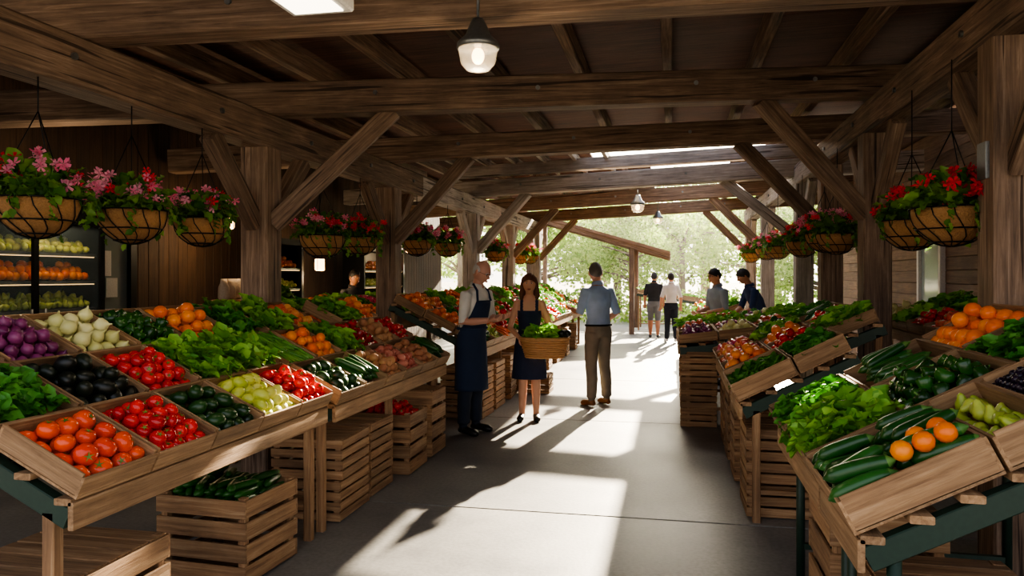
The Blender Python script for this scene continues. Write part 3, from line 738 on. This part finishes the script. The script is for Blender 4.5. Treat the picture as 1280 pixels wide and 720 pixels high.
    wv=np.sin(V[:,2]*48+V[:,0]*30)*np.sin(V[:,0]*41+V[:,1]*37)*.0025; cz=(V[:,2]>.1)&(V[:,2]<1.4)&(np.abs(V[:,0])<.3); V[:,1]+=wv*cz
    me.vertices.foreach_set('co',V.ravel()); me.update()
    C=np.empty(len(me.polygons)*3); me.polygons.foreach_get('center',C); C=C.reshape(-1,3)
    labs=['top','bottom','skin','shoe']; d=np.stack([segd(C,a,b)/r for a,b,l,r in segs]); am=np.argmin(d,0); li=np.array([labs.index(s[2]) for s in segs])[am]
    z=C[:,2]; 
    if dress:
        li[(z>.49)&(z<1.02)&(li!=3)&(np.abs(C[:,0])<.24)&(d[-1]>1.2)&(d[-3]>1.2)]=0
        li[(li==0)&(z>1.31)&((np.abs(C[:,0])<.072)|(np.abs(C[:,0])>.108))]=2
        li[(z>1.31)&(np.abs(C[:,0])>.075)&(np.abs(C[:,0])<.105)&(d[-2]>.5)]=0
        li[(z<.49)&(li!=3)]=2
    else:
        li[(li==0)&(z<.98)&(np.abs(C[:,0])<.19)&(d[0]<1.6)]=1
        li[(li==1)&(z>1.0)]=0
        cr=np.hypot(C[:,0],C[:,1]-ns)
        li[(z>1.465)&(cr<.085)]=2
        if shorts: li[(z<.47)&(li!=3)]=2
    me.polygons.foreach_set('material_index',li.astype(np.int32)); me.polygons.foreach_set('use_smooth',np.ones(len(li),bool))
    for m in(cloth('top_'+name,top),cloth('bottom_'+name,bottom),skin,plain('shoe_'+name,shoe,.4)): me.materials.append(m)
    ob=bpy.data.objects.new('body',me); COL.objects.link(ob); ob.parent=e
    for k,((el,wr),s) in enumerate(zip(arms,(1,-1))):
        d_=np.array(wr)-np.array(el) if dirs is None or dirs[k] is None else np.array(dirs[k]); pn=(0,0,1) if palms is None else palms[k]
        hand(e,wr,d_,pn,s if (palms is None or palms[k][2]<.5) else -s,skin,curls[k])
    head(e,(0,hy0-.012,hz),hy,hp,style,skin,hairc,glasses,female)
    if not dress:
        V=[];F=[];n=28
        for j in range(n+1):
            a=-math.pi/2+.22+(2*math.pi-.44)*j/n; c_,s_=math.cos(a),math.sin(a)
            for rr,zz in((.060,1.462),(.059,1.512+.006*s_),(.066,1.514+.006*s_),(.082,1.472-.012*(s_<-.5))): V.append((rr*c_,ns+.004+rr*s_,zz+.010*s_))
        for j in range(n):
            for q in range(3): i0=j*4+q; F.append([i0,i0+4,i0+5,i0+1])
        b=mkbase(V,F); mb=MB(); mb.add(b[0],b[1],b[2],0,smooth=True); mb.build('collar',[cloth('collar_'+name,top)],parent=e)
        if not shorts:
            mb=MB(); mb.tube([(.168*math.cos(a),.122*math.sin(a),.985) for a in np.linspace(0,2*math.pi,33)],.014,6); mb.build('belt',[M_DARK],parent=e)
    if apron:
        V=[];F=[];nz,na=26,20; zs=np.linspace(.44,1.34,nz)
        def bw(z): return np.interp(z,[.44,.8,.92,1.08,1.28,1.37],[.20,.195,.192,.172,.192,.19]),np.interp(z,[.44,.8,.92,1.08,1.28,1.37],[.165,.15,.138,.122,.135,.122])
        for z in zs:
            A=R(np.interp(z,[.44,1.0,1.06,1.2,1.34],[112,112,95,55,38])); rx,ry=bw(z)
            for j in range(na+1):
                a=A*(j/na*2-1); fl=1+.03*math.sin(a*9+z*3)*(z<.95)*(1-z)
                V.append((rx*fl*math.sin(a),S(z)-ry*fl*math.cos(a),z))
        for i in range(nz-1):
            for j in range(na): a=i*(na+1)+j; F.append([a,a+1,a+na+2,a+na+1])
        b=mkbase(V,F); mb=MB(); mb.add(b[0],b[1],b[2],0,smooth=True)
        for s in(-1,1): mb.tube([(s*.112,S(1.33)-.108,1.335),(s*.09,S(1.42)-.07,1.44),(s*.07,ns,1.50),(s*.0,ns+.07,1.49)],.009,6,0)
        mb.tube([(.178*math.cos(a),S(1.06)+.128*math.sin(a),1.06) for a in np.linspace(0,2*math.pi,33)],.010,6,0)
        o=mb.build('apron',[cloth('apron_'+name,apron)],parent=e); md=o.modifiers.new('t','SOLIDIFY'); md.thickness=.004
    return e
ven=person('vendor_man',(-2.04,7.7,0),R(68),1.79,'#e4e0d4','#1c2536','#0f0f10','#c8937a','#c8c4bc','bald',lean=.16,
 arms=(((.225,-.10,1.14),(.10,-.33,1.17)),((-.225,-.07,1.13),(-.12,-.31,1.15))),apron='#1b2c48',hp=.45,hy=.0,glasses=True,curls=(.6,.5),palms=((-.4,0,.9),(.4,0,.9)),vox=.009)
mb=MB(); mb.copies(TOM,[(.0,-.40,1.235)],eulR([(0,0,0)]),.036,0); mb.build('tomato_in_hand',[K['tomato_red'][3],STEM],parent=ven)
wo=person('shopper_woman',(-1.57,8.5,0),R(8),1.65,'#1f2a46','#1f2a46','#17130f','#dcA484','#6a3e28','long',female=True,sleeve='none',dress=True,
 arms=(((.255,-.03,1.10),(.40,-.26,1.015)),((-.23,-.05,1.10),(-.10,-.30,1.0))),curls=(1.3,1.3),palms=((-.5,0,-.6),(.5,.1,-.6)),dirs=((.1,-.8,-.4),(.6,-.6,-.3)),
 legs=(((.075,-.02,.49),(.08,.0,.09)),((-.075,-.02,.49),(-.09,.02,.09))),vox=.008)
def wicker(parent,c,rx,ry,h):
    m,nt,b,o=newmat('wicker'); L=nt.links.new
    tc=N(nt,'ShaderNodeTexCoord'); br=N(nt,'ShaderNodeTexWave',Scale=28,Distortion=1.5); br.bands_direction='Z'; L(tc.outputs['Object'],br.inputs['Vector'])
    r=ramp(nt,[lin('#a87040'),lin('#e8b478')],[.2,.8]); L(br.outputs['Fac'],r.inputs[0]); L(r.outputs[0],b.inputs['Base Color']); b.inputs['Roughness'].default_value=.6
    mb=MB()
    nr=9
    for i in range(nr):
        z=-h/2+h*i/(nr-1); f=.78+.22*i/(nr-1)
        mb.tube([(c[0]+(rx*f+.006*(-1)**(j+i))*math.cos(a),c[1]+(ry*f+.006*(-1)**(j+i))*math.sin(a),c[2]+z) for j,a in enumerate(np.linspace(0,2*math.pi,37))],.014,6)
    mb.loft([(c[0],c[1],c[2]-h/2,rx*.76,ry*.76),(c[0],c[1],c[2]+h/2-.03,rx*.95,ry*.95)],28)
    mb.tube([(c[0]+rx*1.02*math.cos(a),c[1]+ry*1.02*math.sin(a),c[2]+h/2+.01) for a in np.linspace(0,2*math.pi,37)],.017,8)
    mb.build('wicker_basket',[m],parent=parent)
    mb=MB(); P=[];E=[];S=[]
    for i in range(90): P.append((c[0]+rng.normal()*rx*.35-.04,c[1]+rng.normal()*ry*.4,c[2]+h/2)); E.append((.5+rng.random(),0,rng.random()*6.28)); S.append(.11+.09*rng.random())
    mb.copies(LEAF,P,eulR(np.array(E)),np.array(S))
    P=[(c[0]+rng.normal()*rx*.35,c[1]+rng.normal()*ry*.3,c[2]+h/2+.07) for i in range(8)]; mb.copies(LONG,P,eulR(rng.normal(size=(8,3))*.7),np.array([.022,.09,.022]),1)
    P=[(c[0]+.14+rng.normal()*rx*.2,c[1]-.05+rng.normal()*ry*.3,c[2]+h/2+.07) for i in range(8)]; mb.copies(SPH,P,rotrand(8),.045,2)
    mb.build('basket_vegetables',[K['lettuce'][3],STEM,K['avocado'][3]],parent=parent)
wicker(wo,(.19,-.40,.90),.27,.18,.2)
person('shopper_man',(-.90,9.62,0),R(-140),1.79,'#a8c0e0','#857c6e','#8a5c34','#c08a6e','#6a645c','short',lean=.05,
 arms=(((.24,-.05,1.14),(.20,-.29,1.17)),((-.25,.03,1.13),(-.22,-.18,1.02))),hy=-.35,hp=.12,curls=(.5,.6),palms=((-.5,0,.7),(.9,0,.3)),vox=.009)
person('walking_man',(-.46,20.4,0),R(175),1.72,'#1c1c20','#6a6a6c','#2a2a2a','#a87456','#1c1410','short',shorts=True,legs=(((.10,-.06,.50),(.11,-.1,.09)),((-.10,.0,.50),(-.11,.12,.10))))
person('walking_woman',(-.02,19.1,0),R(190),1.70,'#e8e6e4','#1e2230','#e8e8e8','#c08a6a','#2a1a12','short',female=True,legs=(((.08,-.08,.50),(.09,-.12,.09)),((-.09,.0,.50),(-.09,.14,.11))))
person('standing_shopper',(.70,11.95,0),R(-60),1.74,'#8f9aa4','#3a3f4a','#222222','#c08a6a','#1e1612','short',lean=.08,arms=(((.23,-.05,1.13),(.12,-.3,1.08)),((-.23,-.05,1.13),(-.12,-.3,1.08))),glasses=True,hp=.15)
person('leaning_shopper',(1.38,12.3,0),R(-75),1.74,'#1f3358','#2a2d36','#222222','#b07c5e','#17120f','short',lean=.45,arms=(((.23,-.28,1.13),(.12,-.48,1.0)),((-.23,-.28,1.13),(-.12,-.48,1.0))),hp=.45)
person('background_vendor',(-4.9,11.3,0),R(60),1.72,'#2a2a2e','#22242c','#222222','#a87456','#17120f','short')
# ---------------------------------------------------------------- outside: shed roof, trees, haze
def shed(mb):
    mb.beam((-5.5,23,3.85),(-.05,23,2.25),3.2,.08,0)
    for y in(21.5,24.5): mb.beam((-5.5,y,3.76),(-.05,y,2.16),.08,.14,1,.005)
    for x,y in((-1.1,21.6),(-1.1,24.4),(-4,21.6),(-4,24.4)): mb.beam((x,y,0),(x,y,2.42-(x+1.1)*.29),.14,.14,1,.008)
T('market_shed_awning',shed,[W_SIDE,W_BEAM])
mt=prod('tree_leaves','#7fa83c','#cfe478',.7,.55,2); bark=plain('tree_bark','#7a6654',.9,0,.6,8)  # leaf greens lightened so the colour itself suggests distant haze
def treemesh():
    mb=MB(); P=[];E=[];S=[]
    mb.tube([(0,0,-.2),(.05,0,1.5),(0,.1,3),(.1,0,4.2)],[.22,.17,.13,.06],10,1)
    cl=[(rng.normal()*1.2,rng.normal()*1.2,2.0+2.6*rng.random()) for i in range(22)]
    for c in cl:
        mb.tube([(0,0,min(c[2]-.6,3.5)),(c[0]*.6,c[1]*.6,c[2]-.2),c],[.07,.04,.02],5,1)
        for q in range(260):
            d=rng.normal(size=3); d/=np.linalg.norm(d); P.append(np.array(c)+d*.9*rng.random()**.4); E.append(rng.random(3)*6.28); S.append(.10+.08*rng.random())
    mb.copies(LEAFS,P,eulR(np.array(E)),np.array(S)); return mb
trees=[treemesh().build('tree',[mt,bark]) for i in range(3)]
tp=[(-6,33,1.1),(-2.5,36,1.1),(.5,37,.95),(4.5,35,1.1),(7.5,32,1.1),(10,36,1.3),(-10,36,1.3),(-4,46,1.5),(2,48,1.5),(9,47,1.5),(14,42,1.5),(-1.5,32,.75),(5.9,32,.85),(18,40,1.5)]
for i,(x,y,s) in enumerate(tp):
    if i<3: o=trees[i]
    else: o=bpy.data.objects.new('tree',trees[i%3].data); COL.objects.link(o)
    o.location=(x,y,-.16); o.scale=(s,s,s); o.rotation_euler=(0,0,i*1.3)
mb=MB(); P=[];E=[]
for i in range(9000): P.append((-14+34*rng.random(),29.2+rng.normal()*.4,-.1+1.2*rng.random())); E.append(rng.random(3)*6.28)
mb.copies(LEAFS,P,eulR(np.array(E)),np.full(9000,.14)); mb.build('hedge',[mt])
hm=bpy.data.materials.new('morning_haze'); hm.use_nodes=True; nt=hm.node_tree; nt.nodes.remove(nt.nodes['Principled BSDF'])
vs=N(nt,'ShaderNodeVolumeScatter',Density=.0038,Anisotropy=.55); vs.inputs['Color'].default_value=(1,.95,.82,1); nt.links.new(vs.outputs[0],nt.nodes['Material Output'].inputs['Volume'])
mb=MB(); mb.box((2,42.5,4.4),(60,43,9)); mb.build('outdoor_haze',[hm])
# ---------------------------------------------------------------- lights, world, camera
az,el=R(8),R(20)
sd=Vector((math.sin(az)*math.cos(el),math.cos(az)*math.cos(el),math.sin(el)))
s=bpy.data.lights.new('sun','SUN'); s.energy=46; s.angle=R(.6); s.color=(1,.84,.62); so=bpy.data.objects.new('sun',s); COL.objects.link(so); so.rotation_euler=sd.to_track_quat('Z','Y').to_euler(); so.location=(5,30,20)
wd=bpy.data.worlds.new('sky'); scene.world=wd; wd.use_nodes=True; nt=wd.node_tree; L=nt.links.new; bg=nt.nodes['Background']
tc=N(nt,'ShaderNodeTexCoord'); dt=N(nt,'ShaderNodeVectorMath',operation='DOT_PRODUCT'); L(tc.outputs['Generated'],dt.inputs[0]); dt.inputs[1].default_value=sd
cl_=N(nt,'ShaderNodeMath',operation='MAXIMUM'); L(dt.outputs['Value'],cl_.inputs[0]); cl_.inputs[1].default_value=0
pw=N(nt,'ShaderNodeMath',operation='POWER'); L(cl_.outputs[0],pw.inputs[0]); pw.inputs[1].default_value=14
ml=N(nt,'ShaderNodeMath',operation='MULTIPLY'); L(pw.outputs[0],ml.inputs[0]); ml.inputs[1].default_value=9
sx=N(nt,'ShaderNodeSeparateXYZ'); L(tc.outputs['Generated'],sx.inputs[0])
r=ramp(nt,[(.92,.90,.92,1),(.54,.64,.86,1)],[0,.8]); L(sx.outputs['Z'],r.inputs[0])
sc=N(nt,'ShaderNodeVectorMath',operation='SCALE'); sc.inputs[0].default_value=(1,.86,.64); L(ml.outputs[0],sc.inputs['Scale'])
ad=N(nt,'ShaderNodeVectorMath',operation='ADD'); L(r.outputs[0],ad.inputs[0]); L(sc.outputs[0],ad.inputs[1])
L(ad.outputs[0],bg.inputs['Color']); bg.inputs['Strength'].default_value=2.0
try: scene.view_settings.look='AgX - Medium High Contrast'
except Exception as ex: print(ex)
cam=bpy.data.cameras.new('camera'); cam.lens=27; cam.sensor_width=36; cam.shift_y=-15/1280; cam.clip_end=500
co=bpy.data.objects.new('camera',cam); COL.objects.link(co); co.location=(0,0,1.62); co.rotation_euler=(R(90),0,R(11.77)); scene.camera=co
